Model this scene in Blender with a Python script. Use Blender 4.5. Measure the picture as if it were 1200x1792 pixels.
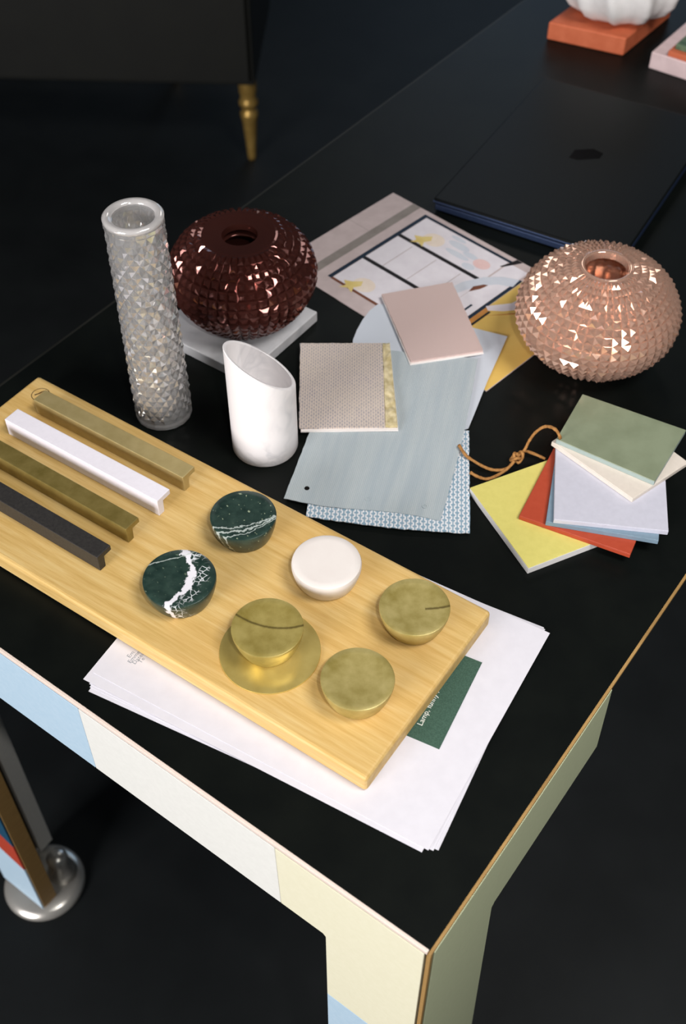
import bpy, bmesh, math, random
from math import sin, cos, pi, radians, sqrt, atan2
from mathutils import Vector, noise
random.seed(7)
for o in list(bpy.data.objects):
    bpy.data.objects.remove(o)
scene = bpy.context.scene
COL = scene.collection
T = 0.74                       # table height, metres; scene coordinates below are mm from the table top

# ------------------------------------------------------------------ camera, light, exposure
cam_d = bpy.data.cameras.new('camera')
cam = bpy.data.objects.new('camera', cam_d)
COL.objects.link(cam)
cam.location = (0, 0, T + 0.75)
cam.rotation_euler = (radians(90 - 48.75), 0, 0)
cam_d.sensor_fit = 'VERTICAL'
cam_d.sensor_height = 36
cam_d.sensor_width = 24
cam_d.lens = 2020 / 1792 * 36
cam_d.clip_start = 0.01
cam_d.dof.use_dof = True
cam_d.dof.focus_distance = 0.92
cam_d.dof.aperture_fstop = 7.0
scene.camera = cam

world = bpy.data.worlds.new('world')
scene.world = world
world.use_nodes = True
bg = world.node_tree.nodes['Background']
bg.inputs[0].default_value = (0.7, 0.85, 1.0, 1)
bg.inputs[1].default_value = 0.03

def lamp(name, kind, loc, energy, color, **kw):
    d = bpy.data.lights.new(name, kind)
    d.energy = energy
    d.color = color
    for k, v in kw.items():
        setattr(d, k, v)
    o = bpy.data.objects.new(name, d)
    o.location = loc
    COL.objects.link(o)
    return o
# the camera's flash, just above and right of the lens
lamp('camera_flash', 'POINT', (0.09, 0.02, T + 0.80), 9.5, (1.0, 0.985, 0.97), shadow_soft_size=0.022)
def aimed(name, loc, at, energy, color, sx, sy):
    o = lamp(name, 'AREA', loc, energy, color, shape='RECTANGLE', size=sx, size_y=sy)
    o.rotation_euler = (Vector(at) - Vector(loc)).to_track_quat('-Z', 'Y').to_euler()
    return o
# daylight from the window behind the photographer's left shoulder
aimed('front_window_daylight', (-2.3, -2.1, 1.7), (-0.1, 0.6, 0.7), 135.0, (1.0, 0.97, 0.97), 1.5, 1.3)
# far daylight from a window at the back of the room
aimed('back_window_daylight', (1.2, 6.5, 2.0), (0.3, 1.6, 0.5), 14.0, (0.5, 0.72, 1.0), 2.2, 1.8)
# unseen area lights, added: overhead for even light on tops, rear one for glints
aimed('added_overhead_light', (0.95, 0.0, 2.75), (0.95, 0.0, 0), 36.0, (1.0, 0.96, 0.93), 0.9, 0.7)
aimed('added_rear_light', (0.4, 3.5, 2.75), (0.4, 3.5, 0), 6.0, (1.0, 0.97, 0.95), 0.9, 0.7)

vs = scene.view_settings
vs.view_transform = 'Standard'
vs.look = 'None'
vs.exposure = 0.2
vs.gamma = 1.0
vs.use_curve_mapping = False

# ------------------------------------------------------------------ material helpers
def lin(c):
    r = []
    for v in c:
        v = v / 255.0
        r.append(v / 12.92 if v <= 0.04045 else ((v + 0.055) / 1.055) ** 2.4)
    return (r[0], r[1], r[2], 1.0)

class NT:
    def __init__(s, name):
        s.m = bpy.data.materials.new(name)
        s.m.use_nodes = True
        s.t = s.m.node_tree
        s.b = s.t.nodes['Principled BSDF']
    def n(s, typ, **kw):
        n = s.t.nodes.new(typ)
        for k, v in kw.items():
            setattr(n, k, v)
        return n
    def l(s, a, b):
        s.t.links.new(a, b)
    def coords(s, rot=0.0, scale=(1, 1, 1), loc=(0, 0, 0)):
        tc = s.n('ShaderNodeTexCoord')
        m1 = s.n('ShaderNodeMapping')
        m1.inputs['Rotation'].default_value = (0, 0, rot)
        m1.inputs['Location'].default_value = loc
        m2 = s.n('ShaderNodeMapping')
        m2.inputs['Scale'].default_value = scale
        s.l(tc.outputs['Object'], m1.inputs['Vector'])
        s.l(m1.outputs['Vector'], m2.inputs['Vector'])
        return m2.outputs['Vector']
    def noise(s, vec, scale, detail=4, rough=0.55, dist=0.0):
        n = s.n('ShaderNodeTexNoise')
        n.inputs['Scale'].default_value = scale
        n.inputs['Detail'].default_value = detail
        n.inputs['Roughness'].default_value = rough
        n.inputs['Distortion'].default_value = dist
        s.l(vec, n.inputs['Vector'])
        return n.outputs['Fac']
    def wave(s, vec, scale, axis='X', dist=0.0, dscale=1.0):
        n = s.n('ShaderNodeTexWave', wave_type='BANDS', bands_direction=axis)
        n.inputs['Scale'].default_value = scale
        n.inputs['Distortion'].default_value = dist
        n.inputs['Detail'].default_value = 2
        n.inputs['Detail Scale'].default_value = dscale
        s.l(vec, n.inputs['Vector'])
        return n.outputs['Fac']
    def ramp(s, fac, stops):
        r = s.n('ShaderNodeValToRGB')
        e = r.color_ramp.elements
        while len(e) < len(stops):
            e.new(0.5)
        for i, (p, c) in enumerate(stops):
            e[i].position = p
            e[i].color = c
        s.l(fac, r.inputs['Fac'])
        return r.outputs['Color']
    def mix(s, fac, a, b, mode='MIX'):
        n = s.n('ShaderNodeMix', data_type='RGBA', blend_type=mode)
        for sock, v in ((n.inputs[0], fac), (n.inputs[6], a), (n.inputs[7], b)):
            if hasattr(v, 'is_linked'):
                s.l(v, sock)
            else:
                sock.default_value = v
        return n.outputs[2]
    def math(s, op, a, b=0.0):
        n = s.n('ShaderNodeMath', operation=op)
        for sock, v in ((n.inputs[0], a), (n.inputs[1], b)):
            if hasattr(v, 'is_linked'):
                s.l(v, sock)
            else:
                sock.default_value = v
        return n.outputs[0]
    def bump(s, h, strength=0.2, dist=0.001):
        b = s.n('ShaderNodeBump')
        b.inputs['Strength'].default_value = strength
        b.inputs['Distance'].default_value = dist
        s.l(h, b.inputs['Height'])
        s.l(b.outputs['Normal'], s.b.inputs['Normal'])
    def set(s, color=None, rough=None, metal=None, spec=None, trans=None, ior=None, **kw):
        I = s.b.inputs
        for k, v in (('Base Color', color), ('Roughness', rough), ('Metallic', metal), ('Specular IOR Level', spec),
                     ('Transmission Weight', trans), ('IOR', ior)):
            if v is None:
                continue
            if hasattr(v, 'is_linked'):
                s.l(v, I[k])
            else:
                I[k].default_value = v
        for k, v in kw.items():
            I[k.replace('_', ' ')].default_value = v
        return s.m

def speckle(name, c1, c2, scale=60, rough=0.6, metal=0.0, spec=0.4, bump=0.0, bscale=None, detail=4, lo=0.35, hi=0.65, stretch=(1, 1, 1), rot=0.0):
    q = NT(name)
    v = q.coords(rot, stretch)
    f = q.noise(v, scale, detail)
    q.set(q.ramp(f, [(lo, lin(c1)), (hi, lin(c2))]), rough, metal, spec)
    if bump:
        q.bump(q.noise(v, bscale or scale * 3, 3), bump, 0.0006)
    return q.m

def weave(name, c1, c2, per_u, per_v, rot, rough=0.8, bump=0.4, blotch=None, lo=0.25, hi=0.6, stagger=True, spec=0.2):
    q = NT(name)
    v = q.coords(rot)
    a = q.wave(v, 0.314 / per_u, 'X')
    b = q.wave(v, 0.314 / per_v, 'Y')
    if stagger:
        d = q.wave(q.coords(rot, (1, 1, 1)), 0.157 / per_u, 'X')
        st = q.math('GREATER_THAN', d, 0.5)
        b2 = q.math('SUBTRACT', 1.0, b)
        b = q.math('ADD', q.math('MULTIPLY', b, st), q.math('MULTIPLY', b2, q.math('SUBTRACT', 1.0, st)))
    p = q.math('MULTIPLY', a, b)
    nz = q.noise(v, 420, 2)
    p2 = q.math('ADD', p, q.math('MULTIPLY', q.math('SUBTRACT', nz, 0.5), 0.35))
    col = q.ramp(p2, [(lo, lin(c1)), (hi, lin(c2))])
    if blotch:
        big = q.noise(v, 22, 3)
        col = q.mix(q.math('MULTIPLY', big, 0.55), col, lin(blotch))
    q.set(col, rough, 0.0, spec)
    q.bump(p2, bump, 0.0005)
    return q.m

MAT = {}
MAT['floor'] = speckle('dark_floor', (17, 20, 21), (22, 25, 26), 9, 0.6, spec=0.18, bump=0.08, bscale=40)
MAT['black_top'] = speckle('black_linoleum', (11, 14, 13), (15, 18, 16), 25, 0.4, spec=0.1, bump=0.05, bscale=500)
MAT['black_lacquer'] = speckle('black_lacquer', (26, 26, 22), (30, 30, 26), 20, 0.5, spec=0.3)
MAT['gap'] = speckle('dark_gap', (16, 14, 12), (20, 18, 15), 20, 0.8, spec=0.1)
MAT['ply'] = speckle('plywood_edge', (150, 116, 66), (172, 136, 82), 120, 0.6, stretch=(0.3, 0.3, 6), bump=0.1)
MAT['ply_pale'] = speckle('pale_edge', (226, 208, 196), (230, 212, 200), 40, 0.6)
MAT['off_white'] = speckle('off_white_laminate', (226, 226, 220), (230, 230, 224), 200, 0.5, spec=0.3)
MAT['cream'] = speckle('cream_laminate', (228, 224, 196), (231, 227, 200), 200, 0.5, spec=0.3)
MAT['sky_blue'] = speckle('sky_blue_laminate', (176, 202, 220), (182, 206, 223), 200, 0.5, spec=0.3)
MAT['deep_blue'] = speckle('deep_blue_laminate', (28, 70, 96), (32, 76, 102), 200, 0.5, spec=0.3)
MAT['brick_red'] = speckle('brick_red_laminate', (170, 62, 44), (176, 68, 48), 200, 0.5, spec=0.3)
MAT['sage_panel'] = speckle('sage_laminate', (208, 216, 178), (212, 220, 182), 200, 0.5, spec=0.3)
MAT['grey_edge'] = speckle('grey_edge', (234, 231, 224), (238, 235, 228), 200, 0.6)
MAT['chrome'] = speckle('chrome', (206, 202, 194), (216, 212, 204), 30, 0.26, metal=0.7)
MAT['paper'] = speckle('white_paper', (214, 212, 219), (218, 216, 223), 90, 0.75, spec=0.2)
MAT['green_card'] = speckle('green_card', (58, 84, 72), (72, 100, 86), 900, 0.8, spec=0.15)
MAT['ink'] = speckle('grey_ink', (120, 128, 140), (130, 138, 150), 90, 0.8)
MAT['white_ink'] = speckle('white_ink', (236, 236, 228), (240, 240, 232), 90, 0.8)
MAT['stamp'] = speckle('burnt_stamp', (60, 40, 20), (80, 56, 28), 300, 0.8)

def wood():
    q = NT('oak_board')
    v = q.coords(radians(34.3), (2.2, 34, 34))
    f = q.noise(v, 5.5, 6, 0.6, 0.5)
    g = q.noise(q.coords(radians(34.3), (8, 240, 240)), 6, 3)
    h = q.noise(q.coords(radians(34.3), (3, 9, 9)), 2.4, 2)
    c = q.ramp(f, [(0.3, lin((196, 160, 92))), (0.5, lin((212, 178, 112))), (0.72, lin((222, 194, 134)))])
    c = q.mix(q.math('MULTIPLY', q.ramp(g, [(0.5, (0, 0, 0, 1)), (0.7, (1, 1, 1, 1))]), 0.35), c, lin((186, 142, 72)))
    c = q.mix(q.math('MULTIPLY', q.ramp(h, [(0.45, (0, 0, 0, 1)), (0.7, (1, 1, 1, 1))]), 0.3), c, lin((206, 160, 88)))
    q.set(c, 0.5, 0.0, 0.35)
    q.bump(g, 0.12, 0.0004)
    return q.m
MAT['oak'] = wood()

def brass(name, c1, c2, rough, metal, scale=45, streak=None):
    q = NT(name)
    v = q.coords(0, (1, 1, 1))
    f = q.noise(v, scale, 5, 0.6)
    fine = q.noise(v, 900, 2)
    c = q.ramp(f, [(0.3, lin(c1)), (0.7, lin(c2))])
    if streak:                              # thin dark reflection painted into the colour, bowed across the face
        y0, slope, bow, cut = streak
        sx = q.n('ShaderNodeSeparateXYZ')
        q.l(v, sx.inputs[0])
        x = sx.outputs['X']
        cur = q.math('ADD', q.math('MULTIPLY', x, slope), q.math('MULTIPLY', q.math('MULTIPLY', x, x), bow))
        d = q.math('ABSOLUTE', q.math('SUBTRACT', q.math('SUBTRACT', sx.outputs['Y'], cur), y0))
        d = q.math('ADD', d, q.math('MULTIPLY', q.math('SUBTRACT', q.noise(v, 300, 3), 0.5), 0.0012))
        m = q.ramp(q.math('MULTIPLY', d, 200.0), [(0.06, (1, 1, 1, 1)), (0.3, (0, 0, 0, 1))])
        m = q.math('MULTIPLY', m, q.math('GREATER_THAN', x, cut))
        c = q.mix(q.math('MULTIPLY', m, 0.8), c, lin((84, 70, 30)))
    q.set(c, rough, metal, 0.5)
    q.bump(fine, 0.12, 0.0002)
    return q.m
MAT['brass'] = brass('satin_brass', (158, 142, 74), (204, 188, 124), 0.4, 0.42, 45)
MAT['brass_reflection'] = brass('reflection_streaked_satin_brass', (156, 138, 66), (200, 182, 110), 0.38, 0.42, 45, (0.001, -0.22, 9.0, -1.0))
MAT['brass_part_reflection'] = brass('part_reflection_satin_brass', (158, 142, 74), (204, 188, 124), 0.4, 0.42, 50, (-0.0005, -0.12, 6.0, 0.008))  # painted reflection line on the right side of the face only
MAT['brass_plate'] = brass('polished_brass_plate', (198, 174, 96), (224, 202, 122), 0.24, 0.55)
MAT['brass_matte'] = brass('matte_champagne_brass', (176, 158, 106), (190, 172, 122), 0.5, 0.5, 80)
MAT['brass_aged'] = brass('aged_brass', (128, 112, 56), (158, 140, 82), 0.38, 0.5, 60)
MAT['white_lacquer'] = speckle('white_lacquer', (232, 228, 236), (236, 232, 240), 300, 0.55, bump=0.06)
MAT['black_metal'] = speckle('black_metal', (40, 38, 37), (50, 48, 46), 500, 0.5, spec=0.5, bump=0.05)
MAT['white_knob'] = speckle('white_stone', (228, 220, 214), (232, 225, 219), 40, 0.45)

def green_marble(name, kind):
    q = NT(name)
    v = q.coords()
    sx = q.n('ShaderNodeSeparateXYZ')
    q.l(v, sx.inputs[0])
    x, y = sx.outputs['X'], sx.outputs['Y']
    base = q.ramp(q.noise(v, 90, 6, 0.65), [(0.3, lin((20, 40, 36))), (0.7, lin((50, 70, 62)))])
    flecks = q.ramp(q.noise(v, 330, 2, 0.5), [(0.66, (0, 0, 0, 1)), (0.72, (1, 1, 1, 1))])
    nz = q.math('MULTIPLY', q.math('SUBTRACT', q.noise(v, 70, 5, 0.65), 0.5), 0.02)
    nf = q.math('MULTIPLY', q.math('SUBTRACT', q.noise(v, 260, 4, 0.6), 0.5), 0.006)
    def line(d, w0, w1):
        return q.ramp(q.math('MULTIPLY', q.math('ABSOLUTE', d), 100.0), [(w0, (1, 1, 1, 1)), (w1, (0, 0, 0, 1))])
    if kind == 'flecked':
        c = q.mix(q.math('MULTIPLY', flecks, 0.75), base, lin((168, 180, 150)))
        for off, sl, bow, w in ((-0.0125, 0.22, 7.0, 0.02), (-0.0165, 0.28, 9.0, 0.05), (-0.0205, 0.34, 10.0, 0.02)):
            cur = q.math('ADD', q.math('MULTIPLY', x, sl), q.math('MULTIPLY', q.math('MULTIPLY', x, x), bow))
            d = q.math('ADD', q.math('SUBTRACT', q.math('SUBTRACT', y, cur), off), q.math('ADD', q.math('MULTIPLY', nz, 0.9 + off * 30), nf))
            c = q.mix(q.math('MULTIPLY', line(d, w, w + 0.06), 0.8), c, lin((196, 206, 200)))
    else:
        c = q.mix(q.math('MULTIPLY', flecks, 0.3), base, lin((150, 165, 140)))
        # broad vein: runs from the far edge, bows right, returns to the front edge
        bow = q.math('MULTIPLY', q.math('MULTIPLY', q.math('ADD', y, -0.006), q.math('ADD', y, -0.006)), -14.0)
        d = q.math('ADD', q.math('SUBTRACT', q.math('SUBTRACT', x, bow), 0.0085), q.math('ADD', nz, nf))
        vor = q.n('ShaderNodeTexVoronoi', feature='DISTANCE_TO_EDGE')
        vor.inputs['Scale'].default_value = 230
        q.l(v, vor.inputs['Vector'])
        net = q.ramp(vor.outputs['Distance'], [(0.03, (1, 1, 1, 1)), (0.09, (0, 0, 0, 1))])
        zone = q.ramp(q.math('MULTIPLY', d, 60.0), [(0.0, (0, 0, 0, 1)), (0.05, (1, 1, 1, 1)), (0.6, (1, 1, 1, 1)), (0.85, (0, 0, 0, 1))])
        patch = q.ramp(q.noise(v, 110, 2), [(0.42, (0, 0, 0, 1)), (0.55, (1, 1, 1, 1))])
        c = q.mix(q.math('MULTIPLY', q.math('MULTIPLY', net, zone), patch), c, lin((214, 218, 220)))
        c = q.mix(line(d, 0.24, 0.34), c, lin((232, 230, 236)))
        d2 = q.math('ADD', q.math('SUBTRACT', q.math('SUBTRACT', y, q.math('MULTIPLY', x, 0.35)), 0.022), q.math('MULTIPLY', nz, 0.4))
        c = q.mix(q.math('MULTIPLY', line(d2, 0.02, 0.07), 0.7), c, lin((196, 206, 200)))
    q.set(c, 0.28, 0.0, 0.5)
    return q.m
MAT['marble_a'] = green_marble('green_marble_flecked', 'flecked')
MAT['marble_b'] = green_marble('green_marble_veined', 'veined')

def white_marble(name, base, vein, sc, lo, hi, rough):
    q = NT(name)
    v = q.coords(0.4, (1, 1, 1.3))
    d = q.math('ABSOLUTE', q.math('SUBTRACT', q.noise(v, sc, 4, 0.55, 0.6), 0.5))
    m = q.ramp(d, [(lo, (1, 1, 1, 1)), (hi, (0, 0, 0, 1))])
    k = q.ramp(q.noise(v, sc * 0.8, 2), [(0.45, (0, 0, 0, 1)), (0.6, (1, 1, 1, 1))])
    q.set(q.mix(q.math('MULTIPLY', q.math('MULTIPLY', m, k), 0.5), lin(base), lin(vein)), rough, 0.0, 0.4)
    return q.m
MAT['cup_marble'] = white_marble('white_marble', (242, 238, 238), (190, 190, 194), 11, 0.0, 0.035, 0.4)
MAT['slab'] = white_marble('grey_white_stone', (196, 196, 198), (150, 152, 156), 30, 0.0, 0.2, 0.5)

def glass(name, color, trans, rough, metal, ior=1.5):
    q = NT(name)
    v = q.coords()
    f = q.noise(v, 30, 2)
    c = lin(color)
    c2 = (c[0] * 0.93, c[1] * 0.93, c[2] * 0.93, 1)
    q.set(q.ramp(f, [(0.3, c2), (0.7, c)]), rough, metal, 0.9, trans, ior)
    return q.m
MAT['clear_glass'] = glass('clear_crystal_glass', (252, 251, 250), 0.74, 0.03, 0.3)
MAT['clear_smooth'] = glass('clear_rim_glass', (250, 246, 244), 0.5, 0.08, 0.15)
MAT['pink_glass'] = glass('peach_pink_glass', (255, 208, 182), 0.5, 0.07, 0.45)
MAT['wine_glass'] = glass('dark_wine_glass', (106, 58, 50), 0.5, 0.08, 0.5)

MAT['fab_sheer'] = weave('pale_sheer_fabric', (196, 203, 213), (214, 219, 226), 0.0011, 0.0011, radians(20), bump=0.25, stagger=False, blotch=(206, 212, 222))
MAT['fab_mesh'] = weave('open_weave_fabric', (134, 162, 180), (228, 230, 234), 0.0036, 0.0060, radians(4), bump=0.9, lo=0.03, hi=0.3)
MAT['fab_grey'] = weave('fine_grey_fabric', (166, 176, 180), (206, 211, 211), 0.0016, 0.0012, radians(13), bump=0.4, stagger=False, blotch=(184, 196, 200))
def streaky():
    m = MAT['fab_grey']
    t = m.node_tree
    b = t.nodes['Principled BSDF']
    src = b.inputs['Base Color'].links[0].from_socket
    q = NT.__new__(NT)
    q.m, q.t, q.b = m, t, b
    f = q.noise(q.coords(radians(13), (90, 7, 1)), 1.0, 4)
    c = q.mix(q.math('MULTIPLY', q.ramp(f, [(0.4, (0, 0, 0, 1)), (0.65, (1, 1, 1, 1))]), 0.35), src, lin((146, 162, 174)))
    q.l(c, b.inputs['Base Color'])
streaky()
MAT['swatch_a'] = weave('shimmer_upholstery', (146, 144, 156), (214, 198, 188), 0.0022, 0.0046, radians(0.5), bump=0.5, blotch=(204, 192, 172), lo=0.0, hi=0.2)
MAT['swatch_b'] = weave('pink_woven_upholstery', (198, 174, 168), (216, 196, 192), 0.0013, 0.0013, radians(-14), bump=0.4)
MAT['gold_strip'] = speckle('gold_bouclé'.replace('é', 'e'), (190, 174, 128), (222, 208, 170), 160, 0.7, bump=0.6, bscale=300)
MAT['card_white'] = speckle('white_card', (232, 226, 222), (236, 230, 226), 90, 0.7)
MAT['cord'] = speckle('suede_cord', (148, 104, 58), (178, 130, 78), 300, 0.85, spec=0.1, bump=0.4, bscale=700)

def tile_mat(name, c, rough=0.45, spec=0.4):
    return speckle(name, [max(0, k - 5) for k in c], c, 180, rough, spec=spec)
MAT['t_yellow'] = tile_mat('yellow_glaze', (216, 206, 116))
MAT['t_red'] = tile_mat('terracotta_red_glaze', (178, 72, 46))
MAT['t_blue'] = tile_mat('steel_blue_glaze', (122, 144, 160))
MAT['t_lav'] = tile_mat('pale_lavender_glaze', (198, 198, 210))
MAT['t_cream'] = tile_mat('oatmeal_glaze', (222, 212, 200))
MAT['t_sage'] = speckle('satin_sage_glaze', (124, 134, 108), (136, 146, 120), 40, 0.3, spec=0.8, bump=0.05)
MAT['t_white'] = tile_mat('white_bisque', (232, 230, 228), 0.7)
MAT['t_grey_edge'] = tile_mat('pale_blue_bisque', (158, 174, 170), 0.6)
MAT['terracotta'] = speckle('orange_terracotta', (194, 98, 62), (204, 108, 72), 60, 0.65, bump=0.1)
MAT['plaster'] = speckle('white_plaster', (228, 226, 224), (236, 234, 232), 60, 0.6)
MAT['pale_pink'] = speckle('pale_pink_stone', (214, 190, 190), (224, 200, 200), 60, 0.6)
MAT['green_stone'] = speckle('green_stone', (58, 84, 64), (98, 120, 92), 120, 0.5)
MAT['laptop'] = speckle('dark_anodised_metal', (14, 16, 16), (17, 19, 19), 300, 0.42, metal=0.0, spec=0.1)
MAT['laptop_edge'] = speckle('midnight_blue_edge', (48, 62, 92), (54, 68, 98), 300, 0.35, metal=0.5)
MAT['laptop_logo'] = speckle('gloss_black_mark', (8, 6, 6), (10, 8, 8), 300, 0.15, spec=0.2)
MAT['cabinet'] = speckle('dark_cabinet', (12, 13, 10), (15, 16, 12), 12, 0.55, spec=0.3)
MAT['cab_brass'] = brass('cabinet_leg_brass', (150, 120, 60), (176, 144, 80), 0.38, 0.6)

# ------------------------------------------------------------------ mesh helpers (input in mm from the table top)
def W(x, y, z=0.0):
    return Vector((x / 1000.0, y / 1000.0, T + z / 1000.0))

def props(o, label=None, cat=None, group=None, kind=None):
    if label: o['label'] = label
    if cat: o['category'] = cat
    if group: o['group'] = group
    if kind: o['kind'] = kind
    return o

def thing(name, loc, label, cat, group=None):
    o = bpy.data.objects.new(name, None)
    o.empty_display_size = 0.02
    COL.objects.link(o)
    o.location = loc
    return props(o, label, cat, group)

def world_loc(o):
    v = Vector(o.location)
    while o.parent:
        o = o.parent
        v += Vector(o.location)
    return v

def mesh(name, bm, mat, parent=None, loc=None, smooth=False):
    """bm holds world coordinates; the object sits at loc (or at its parent's origin)."""
    base = Vector(loc) if loc is not None else (world_loc(parent) if parent else Vector((0, 0, 0)))
    bmesh.ops.translate(bm, verts=bm.verts, vec=-base)
    bmesh.ops.recalc_face_normals(bm, faces=bm.faces)
    me = bpy.data.meshes.new(name)
    bm.to_mesh(me)
    bm.free()
    me.materials.append(mat)
    if smooth:
        for p in me.polygons:
            p.use_smooth = True
    o = bpy.data.objects.new(name, me)
    COL.objects.link(o)
    if parent:
        o.parent = parent
        o.location = base - world_loc(parent)
    else:
        o.location = base
    return o

def prism(poly, z0, z1, bevel=0.0, seg=2, fn=W, bm=None):
    """poly: list of (x, y) mm, extruded z0..z1 mm"""
    bm = bm or bmesh.new()
    a = [bm.verts.new(fn(x, y, z0)) for x, y in poly]
    b = [bm.verts.new(fn(x, y, z1)) for x, y in poly]
    n = len(poly)
    fs = [bm.faces.new(a[::-1]), bm.faces.new(b)]
    for i in range(n):
        fs.append(bm.faces.new((a[i], a[(i + 1) % n], b[(i + 1) % n], b[i])))
    if bevel:
        es = {e for f in fs for e in f.edges}
        bmesh.ops.recalc_face_normals(bm, faces=fs)
        bmesh.ops.bevel(bm, geom=list(es), offset=bevel / 1000.0, segments=seg, profile=0.5, affect='EDGES', clamp_overlap=True)
    return bm

def rect(x, y, ang, w, h):
    """corner x,y; w along ang, h along ang+90 (degrees)"""
    c, s = cos(radians(ang)), sin(radians(ang))
    return [(x, y), (x + w * c, y + w * s), (x + w * c - h * s, y + w * s + h * c), (x - h * s, y + h * c)]

def lathe(profile, cx, cy, n=64, bm=None, closed=False, mod=None):
    """profile: list of (r, z) mm; r == 0 makes a pole"""
    bm = bm or bmesh.new()
    rings = []
    for k, (r, z) in enumerate(profile):
        if r <= 1e-6:
            rings.append([bm.verts.new(W(cx, cy, z))])
        else:
            ring = []
            for i in range(n):
                t = 2 * pi * i / n
                rr = r * (mod(t, z, k) if mod else 1.0)
                ring.append(bm.verts.new(W(cx + rr * cos(t), cy + rr * sin(t), z)))
            rings.append(ring)
    idx = list(range(len(rings) - 1)) + ([len(rings) - 1] if closed else [])
    for k in idx:
        A, Bq = rings[k], rings[(k + 1) % len(rings)]
        for i in range(n):
            j = (i + 1) % n
            if len(A) == 1 and len(Bq) == 1:
                continue
            if len(A) == 1:
                bm.faces.new((A[0], Bq[j], Bq[i]))
            elif len(Bq) == 1:
                bm.faces.new((A[i], A[j], Bq[0]))
            else:
                bm.faces.new((A[i], A[j], Bq[j], Bq[i]))
    return bm

def catmull(P, sub=6):
    P = [Vector(p) for p in P]
    Q = [P[0] * 2 - P[1]] + P + [P[-1] * 2 - P[-2]]
    out = []
    for i in range(1, len(Q) - 2):
        p0, p1, p2, p3 = Q[i - 1:i + 3]
        for k in range(sub):
            t = k / sub
            out.append(0.5 * ((2 * p1) + (p2 - p0) * t + (2 * p0 - 5 * p1 + 4 * p2 - p3) * t * t + (3 * p1 - p0 - 3 * p2 + p3) * t ** 3))
    out.append(P[-1])
    return out

def tube(pts, r, n=8, bm=None, jitter=0.0, sub=6):
    bm = bm or bmesh.new()
    C = catmull(pts, sub)
    rings = []
    up = Vector((0, 0, 1))
    for i, p in enumerate(C):
        d = (C[min(i + 1, len(C) - 1)] - C[max(i - 1, 0)]).normalized()
        a = d.cross(up)
        if a.length < 1e-3:
            a = d.cross(Vector((1, 0, 0)))
        a.normalize()
        b = a.cross(d)
        rr = r * (1 + jitter * (random.random() - 0.5))
        rings.append([bm.verts.new(W(*(p + (a * cos(2 * pi * k / n) + b * sin(2 * pi * k / n)) * rr))) for k in range(n)])
    for A, Bq in zip(rings, rings[1:]):
        for k in range(n):
            bm.faces.new((A[k], A[(k + 1) % n], Bq[(k + 1) % n], Bq[k]))
    bm.faces.new(rings[0][::-1])
    bm.faces.new(rings[-1])
    return bm

def sheet(c, z, thick, nu=24, nv=24, wav=None, edge=None):
    """cloth patch: corners c = [p00, p10, p11, p01] mm, bilinear, wavy, with thickness"""
    bm = bmesh.new()
    top, bot = [], []
    for j in range(nv + 1):
        ra, rb = [], []
        for i in range(nu + 1):
            u, v = i / nu, j / nv
            x = (c[0][0] * (1 - u) + c[1][0] * u) * (1 - v) + (c[3][0] * (1 - u) + c[2][0] * u) * v
            y = (c[0][1] * (1 - u) + c[1][1] * u) * (1 - v) + (c[3][1] * (1 - u) + c[2][1] * u) * v
            if edge:
                ex, ey = edge(u, v)
                x += ex
                y += ey
            zz = z + (wav(u, v) if wav else 0)
            ra.append(bm.verts.new(W(x, y, zz + thick)))
            rb.append(bm.verts.new(W(x, y, zz)))
        top.append(ra)
        bot.append(rb)
    for j in range(nv):
        for i in range(nu):
            bm.faces.new((top[j][i], top[j][i + 1], top[j + 1][i + 1], top[j + 1][i]))
            bm.faces.new((bot[j][i], bot[j + 1][i], bot[j + 1][i + 1], bot[j][i + 1]))
    for j in range(nv):
        bm.faces.new((top[j][0], top[j + 1][0], bot[j + 1][0], bot[j][0]))
        bm.faces.new((top[j][nu], bot[j][nu], bot[j + 1][nu], top[j + 1][nu]))
    for i in range(nu):
        bm.faces.new((top[0][i], bot[0][i], bot[0][i + 1], top[0][i + 1]))
        bm.faces.new((top[nv][i], top[nv][i + 1], bot[nv][i + 1], bot[nv][i]))
    return bm

def text_mesh(name, body, size, x, y, z, ang, mat, parent):
    cu = bpy.data.curves.new(name, 'FONT')
    cu.body = body
    cu.size = size / 1000.0
    cu.resolution_u = 2
    tmp = bpy.data.objects.new(name + '_tmp', cu)
    COL.objects.link(tmp)
    bpy.context.view_layer.update()
    me = bpy.data.meshes.new_from_object(tmp.evaluated_get(bpy.context.evaluated_depsgraph_get()))
    bpy.data.objects.remove(tmp)
    me.name = name
    me.materials.clear()
    me.materials.append(mat)
    c, s = cos(radians(ang)), sin(radians(ang))
    base = world_loc(parent)
    for v in me.vertices:
        px, py = v.co.x, v.co.y
        v.co = W(x, y, z) + Vector((px * c - py * s, px * s + py * c, 0)) - base
    o = bpy.data.objects.new(name, me)
    COL.objects.link(o)
    o.parent = parent
    return o

# ------------------------------------------------------------------ the setting
F0 = -T * 1000
props(mesh('floor', prism([(-4000, -2500), (4500, -2500), (4500, 7000), (-4000, 7000)], F0 - 40, F0), MAT['floor'], loc=(0, 0, 0)), kind='structure')

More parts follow.
